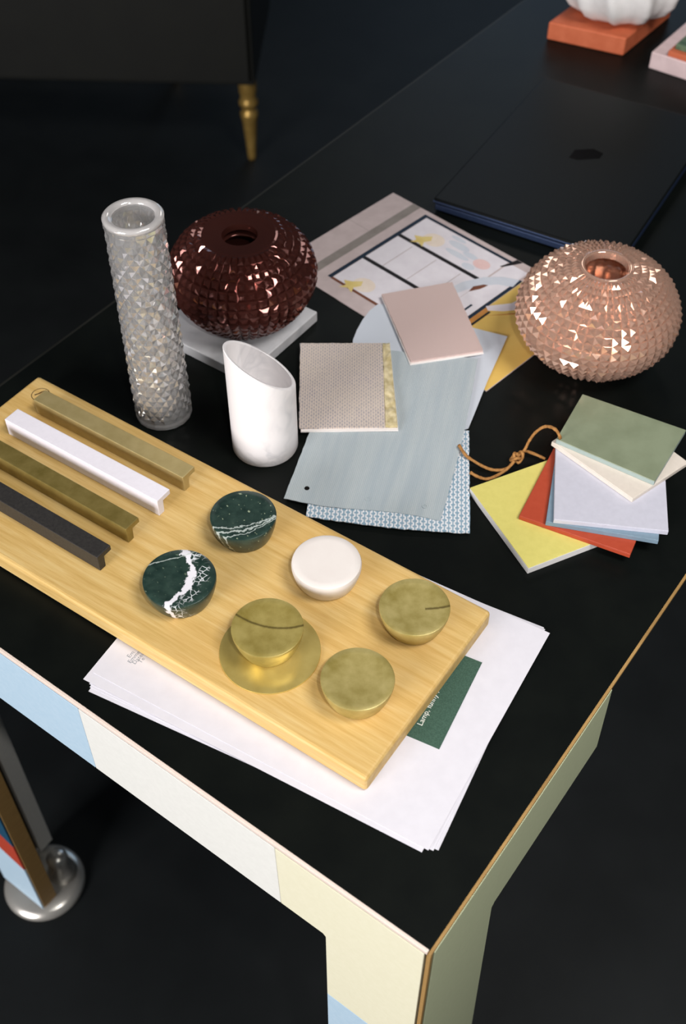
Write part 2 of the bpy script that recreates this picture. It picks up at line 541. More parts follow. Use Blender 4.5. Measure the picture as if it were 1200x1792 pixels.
# ------------------------------------------------------------------ the work table
CX, CY, TA = 56.9, 276.4, radians(-36.1)
TW, TL = 632.0, 1850.0
def L(s, t, z=0.0):                      # table axes: s along the front edge (0 at the right corner), t along the right edge
    return W(CX + s * cos(TA) - t * sin(TA), CY + s * sin(TA) + t * cos(TA), z)
def LF(s, z, t=0.0):
    return L(s, t, z)
def Lxy(s, t):
    return (CX + s * cos(TA) - t * sin(TA), CY + s * sin(TA) + t * cos(TA))
def boxL(s0, s1, t0, t1, z0, z1, bevel=0.0):
    return prism([(s0, t0), (s1, t0), (s1, t1), (s0, t1)], z0, z1, bevel, 2, L)
def slabF(poly, t0, t1, bevel=0.6):      # polygon in (s, z), extruded along t
    return prism(poly, t0, t1, bevel, 2, lambda a, b, c: L(a, c, b))
def slabR(poly, s0, s1, bevel=0.6):      # polygon in (t, z), extruded along s
    return prism(poly, s0, s1, bevel, 2, lambda a, b, c: L(c, a, b))

table = thing('work_table', L(0, 0, F0), 'long black-topped work table with patchwork pale front and sage side panel', 'table')
mesh('table_top', boxL(-TW + 3, -2.4, 2.6, TL, -12, 0), MAT['black_top'], table)
mesh('plywood_edge', boxL(-TW, -3.0, 0, 2.6, -4.2, -0.1, 0.4), MAT['ply_pale'], table)
mesh('plywood_edge', boxL(-2.4, 0, 0, TL, -3.4, -0.1, 0.4), MAT['ply'], table)
mesh('back_edge', boxL(-TW, -TW + 3, 2.7, TL, -4.6, -0.1, 0.4), MAT['black_lacquer'], table)
mesh('shadow_gap', boxL(-TW + 1.6, -1.6, 1.6, 260, -9, -4.7), MAT['gap'], table)
# front apron and right leg, patch by patch
AB = -98.0
mesh('front_panel', slabF([(-TW + 5, -6), (-319.2, -6), (-320.6, AB), (-TW + 78, AB), (-TW + 78, -300), (-TW + 5, -300)], 0, 20), MAT['sky_blue'], table)['label'] = 'sky blue panel'
mesh('front_panel', slabF([(-319.0, -6), (-129.4, -6), (-128.4, AB), (-320.4, AB)], 0, 20), MAT['off_white'], table)['label'] = 'off-white panel'
mesh('front_panel', slabF([(-129.2, -6), (-5, -6), (-5, -222), (-86.5, -222), (-86.5, AB - 3), (-89, AB), (-128.2, AB)], 0, 20), MAT['cream'], table)['label'] = 'cream corner panel'
mesh('front_panel', slabF([(-86.5, -222.2), (-5, -222.2), (-5, -722), (-86.5, -722)], 0, 20), MAT['sky_blue'], table)['label'] = 'sky blue leg panel'
mesh('corner_strip', boxL(-3.4, -0.2, 0.2, 3.4, -722, -4.8, 0.5), MAT['ply'], table)
mesh('corner_core', boxL(-18, -3.6, 3.6, 18, -722, -9), MAT['gap'], table)
# sage panel on the right end
mesh('side_panel', slabR([(5, -6.2), (254.7, -6.2), (264.8, -106.8), (100, -107.5), (96.5, -111), (141, -722), (5, -722)], -20, 0, 0.8), MAT['sage_panel'], table)['label'] = 'sage green side panel'
# left front leg: patchwork face, brown plywood inner edge, side panel behind it
s0, s1 = -TW + 5, -554.0
mesh('leg_panel', slabF([(s0, -300.3), (s1, -300.3), (s1, -540), (s0, -500)], 0, 2.5, 0.2), MAT['deep_blue'], table)['label'] = 'deep blue leg patch'
mesh('leg_panel', slabF([(s0, -500.3), (s1, -540.3), (s1, -604), (s0, -575)], 0, 2.5, 0.2), MAT['brick_red'], table)['label'] = 'brick red leg patch'
mesh('leg_panel', slabF([(s0, -575.3), (s1, -604.3), (s1, -722), (s0, -722)], 0, 2.5, 0.2), MAT['sky_blue'], table)['label'] = 'sky blue leg patch'
mesh('leg_core', boxL(-TW + 5, -553.4, 2.6, 24, -722, -100, 0.5), MAT['ply'], table)
mesh('side_panel', slabR([(5, -6.2), (254.7, -6.2), (264.8, -106.8), (80, -107.5), (76, -111), (76, -722), (5, -722)], -TW, -TW + 10, 0.8), MAT['black_lacquer'], table)
mesh('leg_post', boxL(-TW + 10.1, -TW + 18, 55, 76, -722, -112, 0.6), MAT['grey_edge'], table)
# rear legs, in the dark below the far end
for sx in (-TW + 1, -81):
    mesh('rear_leg', boxL(sx, sx + 80, TL - 24, TL - 4, -722, -12.5, 0.6), MAT['black_lacquer'], table)
def foot(s, t):
    x, y = Lxy(s, t)
    prof = [(0, F0), (50, F0), (53, F0 + 2), (53.5, F0 + 5), (51, F0 + 9), (44, F0 + 13), (30, F0 + 16), (12, F0 + 17.6), (0, F0 + 17.8)]
    o = mesh('foot_disc', lathe(prof, x, y, 48), MAT['chrome'], table, smooth=True)
    o['label'] = 'chrome disc foot'
    x2, y2 = Lxy(s + (14 if s < -300 else -14), t + 22)
    mesh('foot_stem', lathe([(0, F0 + 17), (20, F0 + 17), (17, F0 + 30), (13, F0 + 46), (14, F0 + 58), (10, F0 + 64), (0, F0 + 66)], x2, y2, 32), MAT['chrome'], table, smooth=True)
foot(-585, 30)
foot(-45, 30)
foot(-585, TL - 40)
foot(-45, TL - 40)

# ------------------------------------------------------------------ dark cabinet in the background
cab = thing('sideboard', W(-800, 2560, F0), 'dark sideboard on a turned brass leg standing behind the table', 'cabinet')
CB = -541.0
mesh('cabinet_body', prism([(-1420, 2440), (-194, 2379), (-176, 2760), (-1400, 2800)], CB, 160, 3), MAT['cabinet'], cab)
for i, (xa, ya, xb, yb) in enumerate([(-1410, 2439.5, -812, 2409.8), (-806, 2409.4, -204, 2379.5)]):
    d = mesh('cabinet_door', prism([(xa, ya - 12), (xb, yb - 12), (xb, yb - 0.2), (xa, ya - 0.2)], CB + 12, 145, 2), MAT['cabinet'], cab)
    mesh('door_knob', lathe([(0, -150), (9, -150), (11, -146), (9, -140), (0, -138)], (xb - 30) if i == 0 else (xa + 30), (yb if i == 0 else ya) - 20, 20), MAT['cab_brass'], d, smooth=True)
legp = [(0, F0), (9, F0), (10, F0 + 8), (12, F0 + 40), (17, F0 + 100), (20, F0 + 112), (20, F0 + 120), (14, F0 + 126), (13, F0 + 132), (21, F0 + 138), (22, F0 + 146), (18, F0 + 152), (17, F0 + 160), (20, F0 + 172), (20, CB + 0.5)]
for lx, ly in ((-213, 2410), (-1380, 2480), (-420, 2775), (-1370, 2775)):
    mesh('cabinet_leg', lathe(legp, lx, ly, 24), MAT['cab_brass'], cab, smooth=True)

# ------------------------------------------------------------------ papers under the board
stack = [  # bottom right corner, angle of the long edge
    (65.6, 348.2, 153.7), (64.5, 348.6, 153.0), (62.0, 347.6, 152.2), (60.5, 348.8, 151.6), (54.0, 346.2, 151.0), (58.5, 347.5, 150.0)]
SZ = 0.32
for k, (bx, by, an) in enumerate(stack):
    c, s = cos(radians(an)), sin(radians(an))
    bl = (bx + 289 * c, by + 289 * s)
    pr = (cos(radians(an - 90)), sin(radians(an - 90)))
    poly = [(bx, by), (bx + 209.5 * pr[0], by + 209.5 * pr[1]), (bl[0] + 209.5 * pr[0], bl[1] + 209.5 * pr[1]), bl]
    cxm, cym = sum(p[0] for p in poly) / 4, sum(p[1] for p in poly) / 4
    top = k == len(stack) - 1
    sh = mesh('paper_sheet', prism(poly, k * SZ + 0.02, k * SZ + SZ - 0.02), MAT['paper'], loc=W(cxm, cym, k * SZ))
    if top:
        props(sh, 'topmost white sheet with small grey printed lines under the wooden board', 'paper', 'white sheets fanned under the board')
        for i, (body, px, py) in enumerate((('Em  ak', -165.4, 505.2), ('Emme  n', -164.2, 500.2), ('Datei  ..', -160.6, 499.2), ('Te  l', -156.2, 500.2))):
            text_mesh('printed_line', body, 5.0, px, py, k * SZ + SZ + 0.03, an - 92, MAT['ink'], sh)
    else:
        props(sh, 'plain white sheet lower in the fanned paper pile under the board', 'paper', 'white sheets fanned under the board')
PZ = len(stack) * SZ
card = mesh('green_card', prism([(107.6, 501.0), (70.2, 425.4), (14.6, 452.9), (52.0, 528.5)], PZ, PZ + 0.3), MAT['green_card'], loc=W(61, 477, PZ))
props(card, 'dark green card with white lettering sticking out from under the board', 'card')
text_mesh('lettering', 'Lamp, funny .', 6.2, 58.4, 444.6, PZ + 0.34, 63.6, MAT['white_ink'], card)

# ------------------------------------------------------------------ wooden sample board
BZ0, BZ1 = PZ + 0.45, 20.0
BA = -34.25
def Bd(u, v):                             # board axes from its far right corner: u along the board to the left, v toward the camera
    c, s = cos(radians(BA)), sin(radians(BA))
    return (116.2 - u * c + v * s, 537.2 - u * s - v * c)
board = thing('sample_board', W(-80, 590, BZ0), 'oak display board with rounded edges carrying handles and round knobs', 'board')
bpoly = [Bd(0, 0), Bd(486.5, 0), Bd(486.5, 177.4), Bd(0, 177.4)]
mesh('plank', prism(bpoly, BZ0, BZ1, 3.2, 3), MAT['oak'], board)
bm = bmesh.new()
ring = []
for i in range(40):
    t = 2 * pi * i / 40
    ring.append([bm.verts.new(W(-279.2 + r * cos(t), 784.4 + r * sin(t), BZ1 + 0.06)) for r in (8.6, 7.9)])
for i in range(40):
    a, b = ring[i], ring[(i + 1) % 40]
    bm.faces.new((a[0], b[0], b[1], a[1]))
mesh('stamped_ring', bm, MAT['stamp'], board)['label'] = 'burnt circular stamp'
mesh('stamped_mark', prism([(-284.5, 783), (-280, 785.5), (-276, 790), (-279.5, 788.2), (-281.5, 786.2), (-284.8, 784.6)], BZ1 + 0.03, BZ1 + 0.08), MAT['stamp'], board)

# ------------------------------------------------------------------ L-profile handles
def handle(name, near0, near1, mat, label, w=15.6, h=17.0, web=6.6, fl=5.4, length=None):
    dx, dy = near1[0] - near0[0], near1[1] - near0[1]
    ln = sqrt(dx * dx + dy * dy)
    ux, uy = dx / ln, dy / ln
    vx, vy = -uy, ux
    if length:
        near0 = (near1[0] - ux * length, near1[1] - uy * length)
        ln = length
    prof = [(0, 0), (web, 0), (web + 0.6, h - fl), (w, h - fl), (w, h), (0, h)]
    bm = bmesh.new()
    fn = lambda a, b, c: W(near0[0] + ux * c + vx * a, near0[1] + uy * c + vy * a, BZ1 + 0.05 + b)
    prism(prof, 0, ln, 0.55, 2, fn, bm)
    mx, my = near0[0] + ux * ln / 2 + vx * w / 2, near0[1] + uy * ln / 2 + vy * w / 2
    o = mesh('drawer_handle', bm, MAT[mat], loc=W(mx, my, BZ1))
    return props(o, label, 'handle', 'handles on the sample board')
handle('a', (-278.1, 759.6), (-135.0, 663.6), 'brass_matte', 'matte champagne brass bar handle nearest the crystal cylinder vase')
handle('b', (-298.5, 732.8), (-153.7, 635.6), 'white_lacquer', 'white bar handle on the oak board', w=16.4, h=18.5)
handle('c', (-298.5, 690.0), (-175.9, 606.3), 'brass_aged', 'aged dark brass bar handle between the white and black handles', length=172)
handle('d', (-298.5, 647.6), (-195.1, 577.0), 'black_metal', 'black metal bar handle along the board front', length=172)

# ------------------------------------------------------------------ round knobs
def knob(x, y, mat, label, r=27.2, h=22.0, z=20.05, rb=21.0, dish=0.0, rnd=0.9):
    k = thing('cabinet_knob', W(x, y, z), label, 'knob', 'round knobs on the sample board')
    prof = [(0, z), (rb - 1.0, z), (rb - 0.2, z + 0.5)]
    for i in range(1, 8):                   # slightly convex taper from base to brim
        q = i / 8
        prof.append((rb + (r - rb) * (1 - (1 - q) ** 1.5), z + 0.5 + (h - 0.5 - rnd * 1.6) * q))
    prof += [(r, z + h - rnd * 1.2), (r - rnd * 0.3, z + h - rnd * 0.35), (r - rnd, z + h)]
    n = 6
    for i in range(1, n + 1):
        q = 1 - i / n
        prof.append(((r - rnd) * q, z + h - dish * (1 - q * q)))
    mesh('knob_head', lathe(prof, x, y, 72), MAT[mat], k, smooth=True)
    return k
def sharpen(o, ang=35):
    for ch in o.children:
        if ch.type == 'MESH':
            ch.data.set_sharp_from_angle(angle=radians(ang))
KN = [knob(-81.3, 618.0, 'marble_a', 'green marble knob with pale flecks beside the champagne handle', dish=1.0, rb=22.5, rnd=1.2),
      knob(-127.2, 553.0, 'marble_b', 'green marble knob with a broad white vein', r=28.8, dish=1.0, rb=23.5, rnd=1.2),
      knob(-13.0, 569.5, 'white_knob', 'plain white stone knob on the oak board', r=27.9, rb=23, rnd=2.5),
      knob(-56.4, 503.2, 'brass_reflection', 'brass knob with a painted dark reflection streak standing on a round brass plate', dish=1.4, z=21.7, h=24.5, rb=20, rnd=0.5),
      knob(54.5, 525.2, 'brass_part_reflection', 'brass knob nearest the right corner of the oak board', dish=1.6, r=27.2, rb=21, rnd=0.5),
      knob(10.6, 460.6, 'brass', 'brass knob nearest the front edge, right of the brass plate', dish=1.6, r=27.1, rb=21.5, rnd=0.5)]
for k in KN:
    sharpen(k)
px, py = -55.4, 499.2
plate = mesh('brass_plate', lathe([(0, 20.05), (38.5, 20.05), (38.8, 20.6), (38.5, 21.5), (37.8, 21.65), (0, 21.65)], px, py, 96), MAT['brass_plate'], loc=W(px, py, 20.05), smooth=True)
plate.data.set_sharp_from_angle(angle=radians(35))
props(plate, 'thin round polished brass plate beneath the streaked brass knob', 'plate')

# ------------------------------------------------------------------ crystal cylinder vase
def crystal_vase(cx, cy):
    v = thing('cylinder_vase', W(cx, cy, 0), 'tall clear crystal cylinder vase cut with diamond facets', 'vase')
    N, HL, r0, d = 18, 5.9, 24.4, 1.3
    K = 34
    z0 = 7.0
    bm = bmesh.new()
    lev = []
    for k in range(K + 1):
        rr = 25.6 - (25.6 - 23.6) * k / K
        z = z0 + HL * k
        lev.append([bm.verts.new(W(cx + rr * cos(2 * pi * (j + 0.5 * (k % 2)) / N), cy + rr * sin(2 * pi * (j + 0.5 * (k % 2)) / N), z)) for j in range(N)])
    for k in range(K - 1):
        rr = 25.6 - 2.0 * (k + 1) / K + d
        for j in range(N):
            th = 2 * pi * (j + 0.5 * (k % 2)) / N
            th += (random.random() - 0.5) * 0.12
            ap = bm.verts.new(W(cx + rr * cos(th), cy + rr * sin(th), z0 + HL * (k + 1) + (random.random() - 0.5) * 1.6))
            b = lev[k][j]
            t = lev[k + 2][j]
            if k % 2 == 0:
                l, r = lev[k + 1][(j - 1) % N], lev[k + 1][j]
            else:
                l, r = lev[k + 1][j], lev[k + 1][(j + 1) % N]
            for tri in ((b, r, ap), (r, t, ap), (t, l, ap), (l, b, ap)):
                bm.faces.new(tri)
    # close the saw-tooth ends with smooth rings
    def band(level, prof, flip):
        ring = lev[level]
        prev, off = ring, 0.5 * (level % 2)
        for (r, z) in prof:
            cur = [bm.verts.new(W(cx + r * cos(2 * pi * (j + off) / N), cy + r * sin(2 * pi * (j + off) / N), z)) for j in range(N)] if r > 0 else None
            for j in range(N):
                k2 = (j + 1) % N
                if cur:
                    bm.faces.new((prev[j], prev[k2], cur[k2], cur[j]))
                else:
                    pass
            prev = cur
        return prev
    # triangles between the last two levels
    for (a, b_, par) in ((0, 1, 0), (K, K - 1, K % 2)):
        for j in range(N):
            A, A2 = lev[a][j], lev[a][(j + 1) % N]
            M = lev[b_][j] if par == 0 else lev[b_][(j + 1) % N]
            bm.faces.new((A, A2, M))
    zt = z0 + HL * K
    band(0, [(26.4, 4.5), (26.2, 1.5), (25.0, 0.1), (8, 0.1), (0.01, 0.1)], False)
    last = band(K, [(25.0, zt + 2), (25.0, zt + 5), (24.2, zt + 7.2), (22.5, zt + 8)], True)
    # inner wall
    inner = [(19.2, zt + 8), (17.2, zt + 6.4), (16.4, zt + 2), (16.2, zt - 20), (16.0, 60), (15.6, 16), (13, 11), (6, 9.4), (0.01, 9.2)]
    prev = last
    off = 0.5 * (K % 2)
    for i, (r, z) in enumerate(inner):
        cur = [bm.verts.new(W(cx + r * cos(2 * pi * (j + off) / N), cy + r * sin(2 * pi * (j + off) / N), z)) for j in range(N)]
        for j in range(N):
            bm.faces.new((prev[j], prev[(j + 1) % N], cur[(j + 1) % N], cur[j]))
        prev = cur
    mesh('vase_body', bm, MAT['clear_glass'], v)
    rim = lathe([(24.6, zt + 5.2), (24.9, zt + 8), (23, zt + 9.6), (20, zt + 9.6), (17.6, zt + 8), (17.2, zt + 5.5), (19, zt + 4.6), (22.5, zt + 4.6)], cx, cy, 72, closed=True)
    o = mesh('rim', rim, MAT['clear_smooth'], v, smooth=True)
    o['label'] = 'smooth glass rim'
    return v
crystal_vase(-167.0, 782.0)

# ------------------------------------------------------------------ round faceted vases
def interp(P, n):
    """n+1 points evenly spaced along the polyline's smoothed length"""
    C = catmull([(p[0], p[1], 0) for p in P], 12)
    S = [0]
    for a, b in zip(C, C[1:]):
        S.append(S[-1] + (b - a).length)
    out = []
    for i in range(n + 1):
        t = S[-1] * i / n
        k = 0
        while k < len(S) - 2 and S[k + 1] < t:
            k += 1
        f = (t - S[k]) / max(1e-9, S[k + 1] - S[k])
        p = C[k] + (C[k + 1] - C[k]) * f
        out.append((p.x, p.y))
    return out

def faceted_vase(cx, cy, z0, name, label, mat, outer, collar, inner, N, rows, d, rimlab, flat=0.0):
    v = thing(name, W(cx, cy, z0), label, 'vase', 'round faceted glass vases')
    P = interp(outer, rows)
    bm = bmesh.new()
    rings = [[bm.verts.new(W(cx + r * cos(2 * pi * j / N), cy + r * sin(2 * pi * j / N), z0 + z)) for j in range(N)] for r, z in P]
    for k in range(rows):
        (ra, za), (rb, zb) = P[k], P[k + 1]
        tx, tz = rb - ra, zb - za
        ln = sqrt(tx * tx + tz * tz)
        nx, nz = tz / ln, -tx / ln
        dd = d * min(1.0, 0.45 + 0.55 * (ra + rb) / 2 / 70)
        for j in range(N):
            th = 2 * pi * (j + 0.5) / N
            rm, zm = (ra + rb) / 2 + nx * dd, (za + zb) / 2 + nz * dd
            a, b, c, e = rings[k][j], rings[k][(j + 1) % N], rings[k + 1][(j + 1) % N], rings[k + 1][j]
            jt = 0.5 if flat else 1.0                             # every point sits a little off centre
            th += (random.random() - 0.5) * 0.5 / N * pi * jt
            zm += (random.random() - 0.5) * 1.3 * jt
            rm += (random.random() - 0.5) * 0.7 * jt
            apex = W(cx + rm * cos(th), cy + rm * sin(th), z0 + zm)
            if flat:                        # table-cut facets: four bevels and a small slightly uneven top
                tops = []
                for q_, kk in ((a, 0), (b, 1), (c, 2), (e, 3)):
                    base_c = (a.co + b.co + c.co + e.co) / 4
                    tops.append(bm.verts.new(apex + (q_.co - base_c) * flat + Vector((random.random() - 0.5, random.random() - 0.5, random.random() - 0.5)) * 0.0004))
                bm.faces.new(tops)
                for i4, (q_, r_) in enumerate(((a, b), (b, c), (c, e), (e, a))):
                    bm.faces.new((q_, r_, tops[(i4 + 1) % 4], tops[i4]))
            else:
                ap = bm.verts.new(apex)
                for tri in ((a, b, ap), (b, c, ap), (c, e, ap), (e, a, ap)):
                    bm.faces.new(tri)
    prev = rings[-1]
    for r, z in collar + inner:
        cur = [bm.verts.new(W(cx + r * cos(2 * pi * j / N), cy + r * sin(2 * pi * j / N), z0 + z)) for j in range(N)]
        for j in range(N):
            bm.faces.new((prev[j], prev[(j + 1) % N], cur[(j + 1) % N], cur[j]))
        prev = cur
    bm.faces.new(prev)
    prev = rings[0]
    bm.faces.new(prev[::-1])
    mesh('vase_body', bm, MAT[mat], v)
    rr, rz = collar[0][0], collar[0][1]
    ri = collar[-1][0]
    rim = lathe([(rr + 0.3, rz - 0.5), (rr - 0.6, rz + 0.5), (ri + 1.2, collar[-1][1] + 0.6), (ri + 0.2, collar[-1][1] + 0.2), (ri - 0.2, collar[-1][1] - 1.4), (ri + 1.0, collar[-1][1] - 1.4), (rr - 1.5, rz - 1.6)], cx, cy, 64, closed=True)
    mesh('rim', rim, MAT[mat], v, smooth=True)['label'] = rimlab
    return v
faceted_vase(241.0, 864.0, 0.05, 'round_vase', 'pale peach pink faceted glass vase standing on the black table', 'pink_glass',
             [(30, 0), (44, 7), (60, 21), (71.5, 37), (75.6, 53), (72, 70), (61, 86), (46, 98.5), (25, 105.5)],
             [(23.6, 106.2), (20.2, 105.6)], [(19, 100), (28, 95), (55, 78), (67, 56), (60, 34), (40, 16), (20, 8), (4, 7)], 52, 20, 2.9, 'smooth pink rim')
faceted_vase(-97.0, 909.0, 12.1, 'round_vase', 'dark wine red faceted glass vase standing on a stone slab', 'wine_glass',
             [(30, 0), (44, 8), (58, 23), (67, 39), (70, 53), (67, 68), (58, 82), (45, 92), (36, 96.5)],
             [(34, 96.8), (17, 95.6)], [(16, 90), (28, 86), (50, 72), (62, 54), (55, 34), (40, 18), (20, 10), (4, 9)], 44, 15, 3.0, 'smooth wine red collar', 0.38)

slab = mesh('stone_slab', prism([(-92.8, 820.1), (-25.7, 914.4), (-119.4, 981.2), (-186.5, 886.9)], 0.05, 12.0, 1.0), MAT['slab'], loc=W(-106, 900, 0))
props(slab, 'square greyish white stone slab under the dark red vase', 'slab')

# ------------------------------------------------------------------ slanted marble cup
def cup(cx, cy):
    bm = bmesh.new()
    n = 72
    R, Ri = 29.8, 26.6
    zt = lambda x, y: 96 - 0.75 * (x - cx) - 0.30 * (y - cy)
    def ring(r, f):
        return [bm.verts.new(W(cx + r * cos(2 * pi * i / n), cy + r * sin(2 * pi * i / n), f(cx + r * cos(2 * pi * i / n), cy + r * sin(2 * pi * i / n)))) for i in range(n)]
    seq = [ring(R - 2.2, lambda x, y: 0.05), ring(R - 0.7, lambda x, y: 0.7), ring(R, lambda x, y: 2.4)]
    for q in (0.3, 0.6, 0.85):
        seq.append(ring(R, lambda x, y, q=q: 2.4 + (zt(x, y) - 3.2) * q))
    seq += [ring(R, lambda x, y: zt(x, y) - 0.8), ring(R - 0.7, zt), ring(Ri + 0.6, zt), ring(Ri, lambda x, y: zt(x, y) - 0.7),
            ring(Ri, lambda x, y: 20), ring(Ri - 4, lambda x, y: 12), ring(0.5, lambda x, y: 11)]
    for A, Bq in zip(seq, seq[1:]):
        for i in range(n):
            j = (i + 1) % n
            bm.faces.new((A[i], A[j], Bq[j], Bq[i]))
    bm.faces.new(seq[0][::-1])
    bm.faces.new(seq[-1])
    o = mesh('marble_cup', bm, MAT['cup_marble'], loc=W(cx, cy, 0), smooth=True)
    o.data.set_sharp_from_angle(angle=radians(40))
    return props(o, 'white marble cup with a slanted cut rim and grey vein', 'cup')
cup(-70.6, 739.5)

# ------------------------------------------------------------------ fabric swatches, bottom to top
def polysheet(poly, z, th):
    return prism(poly, z, z + th)
arc = [(163.3, 887.7), (150, 893), (128, 902), (100, 915), (70, 930), (45, 938.5), (35.4, 938.2), (27, 928), (20, 914), (14, 898), (9.9, 882.8), (8, 850), (12, 800), (30, 760), (70, 740), (115.3, 757.9), (124, 782), (138, 822), (152, 858)]
o = mesh('sheer_fabric', polysheet(arc, 2.0, 0.5), MAT['fab_sheer'], loc=W(85, 840, 2.0))
props(o, 'pale grey sheer fabric swatch lowest in the pile with a rounded corner', 'fabric', 'fabric swatches in the centre pile')
random.seed(3)
jit = lambda u, v: ((random.random() - 0.5) * 0.9 if u in (0.0, 1.0) else 0, (random.random() - 0.5) * 0.9 if v in (0.0, 1.0) else 0)
def edgeB(u, v):
    a, b = jit(u, v)
    return (a, b - 9 * sin(pi * u * 0.9) * (1 - v) * 0.4)
o = mesh('mesh_fabric', sheet([(-31.5, 650), (107.5, 632), (115.5, 754), (-24, 770)], 2.65, 0.9, 40, 34, None, edgeB), MAT['fab_mesh'], loc=W(40, 700, 2.65))
props(o, 'open weave blue and white mesh fabric swatch under the grey one', 'fabric', 'fabric swatches in the centre pile')
def edgeC(u, v):
    a, b = jit(u, v)
    return (a * 0.6 + 3 * sin(pi * v) * (1 if u > 0.5 else 0) * u, b * 0.6 - 2.5 * sin(2 * pi * u) * (1 - v))
cl = thing('grey_fabric', W(40, 750, 3.7), 'fine grey woven fabric swatch with a punched corner lying on the mesh', 'fabric', 'fabric swatches in the centre pile')
def wavC(u, v):
    return 0.35 + 0.35 * sin(6 * u + 2 * v)
mesh('cloth', sheet([(-51.3, 669.6), (82.9, 643.8), (130.8, 851.5), (0, 872)], 3.65, 0.6, 40, 44, wavC, edgeC), MAT['fab_grey'], cl)
mesh('punched_hole', lathe([(0, 4.4), (2.3, 4.4), (2.3, 5.1), (0, 5.1)], -31.5, 681.0, 20), MAT['gap'], cl)['label'] = 'dark punched hole'
for (hx, hy) in ((21.3, 668.5), (70.5, 660.4)):
    mesh('stitched_mark', lathe([(1.4, 4.6), (2.6, 4.6), (2.6, 5.05), (1.4, 5.05)], hx, hy, 14, closed=True), MAT['fab_grey'], cl)

S1 = thing('upholstery_sample', W(2, 812, 5.2), 'shimmering beige woven upholstery sample with a gold strip on white card', 'fabric', 'mounted upholstery samples')
mesh('backing_card', prism([(-38.6, 749.6), (50.6, 751.2), (46.2, 870.2), (-40.6, 870.2)], 5.2, 6.6, 0.2), MAT['card_white'], S1)
mesh('woven_face', sheet([(-40.2, 752.6), (38.6, 754), (38.6, 871), (-42, 871)], 6.65, 1.6, 30, 30, lambda u, v: 0.25 * sin(5 * v), lambda u, v: ((random.random() - 0.5) * 0.7 if u in (0., 1.) else 0, (random.random() - 0.5) * 0.7 if v in (0., 1.) else 0)), MAT['swatch_a'], S1)
def lump(u, v):
    return 1.7 * noise.noise(Vector((u * 2.5, v * 16, 3.1))) + 0.7 * noise.noise(Vector((u * 7, v * 40, 1.1)))
mesh('gold_strip', sheet([(38.8, 754), (50.0, 754.6), (45.8, 870.6), (38.8, 870.8)], 6.9, 1.6, 8, 60, lump), MAT['gold_strip'], S1, smooth=True)['label'] = 'lumpy gold strip'
S2 = thing('upholstery_sample', W(88, 905, 3.0), 'dusty pink woven sample square leaning over the printed picture', 'fabric', 'mounted upholstery samples')
mesh('backing_card', prism([(39.2, 946.6), (113.4, 967.4), (137.2, 858.4), (64.8, 842.0)], 4.6, 6.0, 0.2), MAT['card_white'], S2)
mesh('woven_face', sheet([(65.4, 844.4), (136.6, 860.2), (113.0, 967.8), (39.6, 947.6)], 6.05, 2.0, 24, 30, None, lambda u, v: ((random.random() - 0.5) * 0.5 if u in (0., 1.) else 0, (random.random() - 0.5) * 0.5 if v in (0., 1.) else 0)), MAT['swatch_b'], S2)

# ------------------------------------------------------------------ printed picture sheet
pa, pb = radians(45.7), radians(-44.3)
def Pr(i, j):                              # i along the long edge from the far corner, j across toward the left
    return (57.2 + i * cos(pb) - j * cos(pa), 1140.9 + i * sin(pb) - j * sin(pa))
pic = thing('printed_picture', W(*Pr(144, 92), 0), 'printed interior picture with black window frames and a yellow floor', 'picture')
def flat(name, c1, c2, sc=60):
    return speckle(name, c1, c2, sc, 0.6, spec=0.25)
PM = dict(wall=flat('print_wall', (190, 174, 172), (200, 184, 182)), pane=flat('print_pane', (222, 216, 222), (230, 225, 230)), bar=flat('print_black', (26, 22, 24), (34, 30, 32)),
          blueblack=flat('print_blue_black', (24, 38, 54), (30, 46, 62)), stripe=flat('print_grey', (134, 126, 120), (146, 138, 132)), brown=flat('print_brown', (104, 62, 44), (120, 74, 54)),
          gold=flat('print_gold', (216, 192, 116), (226, 206, 140)), globe=flat('print_globe', (228, 212, 196), (236, 222, 208)), floor_=flat('print_floor', (218, 180, 92), (228, 194, 108), 14),
          smear=flat('print_smear', (200, 205, 215), (208, 212, 220)), red=flat('print_red', (228, 192, 188), (232, 202, 198)), line=flat('print_line', (176, 162, 160), (182, 168, 166)), white=flat('print_white', (224, 214, 218), (230, 222, 226)), orange=flat('print_orange', (190, 128, 60), (200, 140, 74)))
mesh('paper', prism([Pr(0, 0), Pr(288, 0), Pr(288, 182), Pr(0, 182)], 0.1, 0.9), PM['wall'], pic)
PZ2 = 0.92
def pr_poly(name, pts, mat, lv=0):
    bm = prism([Pr(i, j) for i, j in pts], PZ2 + lv * 0.06, PZ2 + lv * 0.06 + 0.05)
    return mesh(name, bm, PM[mat], pic)
def pr_rect(name, i0, i1, j0, j1, mat, lv=0):
    return pr_poly(name, [(i0, j0), (i1, j0), (i1, j1), (i0, j1)], mat, lv)
def pr_disc(name, i, j, ri, rj, mat, lv):
    return pr_poly(name, [(i + ri * cos(2 * pi * k / 20), j + rj * sin(2 * pi * k / 20)) for k in range(20)], mat, lv)
pr_rect('printed_stripe', 31, 42, 0.5, 181, 'stripe')
pr_rect('printed_moulding', 1, 30, 72, 73, 'line')
pr_rect('printed_floor', 208, 287.5, 0.5, 181.5, 'floor_')
for (i0, i1, j0, j1) in ((60, 176, 10.5, 53), (60, 177.5, 57.2, 109), (60, 203, 113.2, 158)):
    pr_rect('printed_pane', i0, i1, j0, j1, 'pane')
pr_rect('printed_pane', 178, 203, 11, 109, 'pane')
pr_rect('window_bar', 54.6, 59.6, 6.5, 161, 'blueblack', 1)
pr_rect('window_bar', 59.7, 182, 6.5, 10.2, 'blueblack', 1)
pr_rect('window_bar', 59.7, 172, 52.4, 57.4, 'bar', 1)
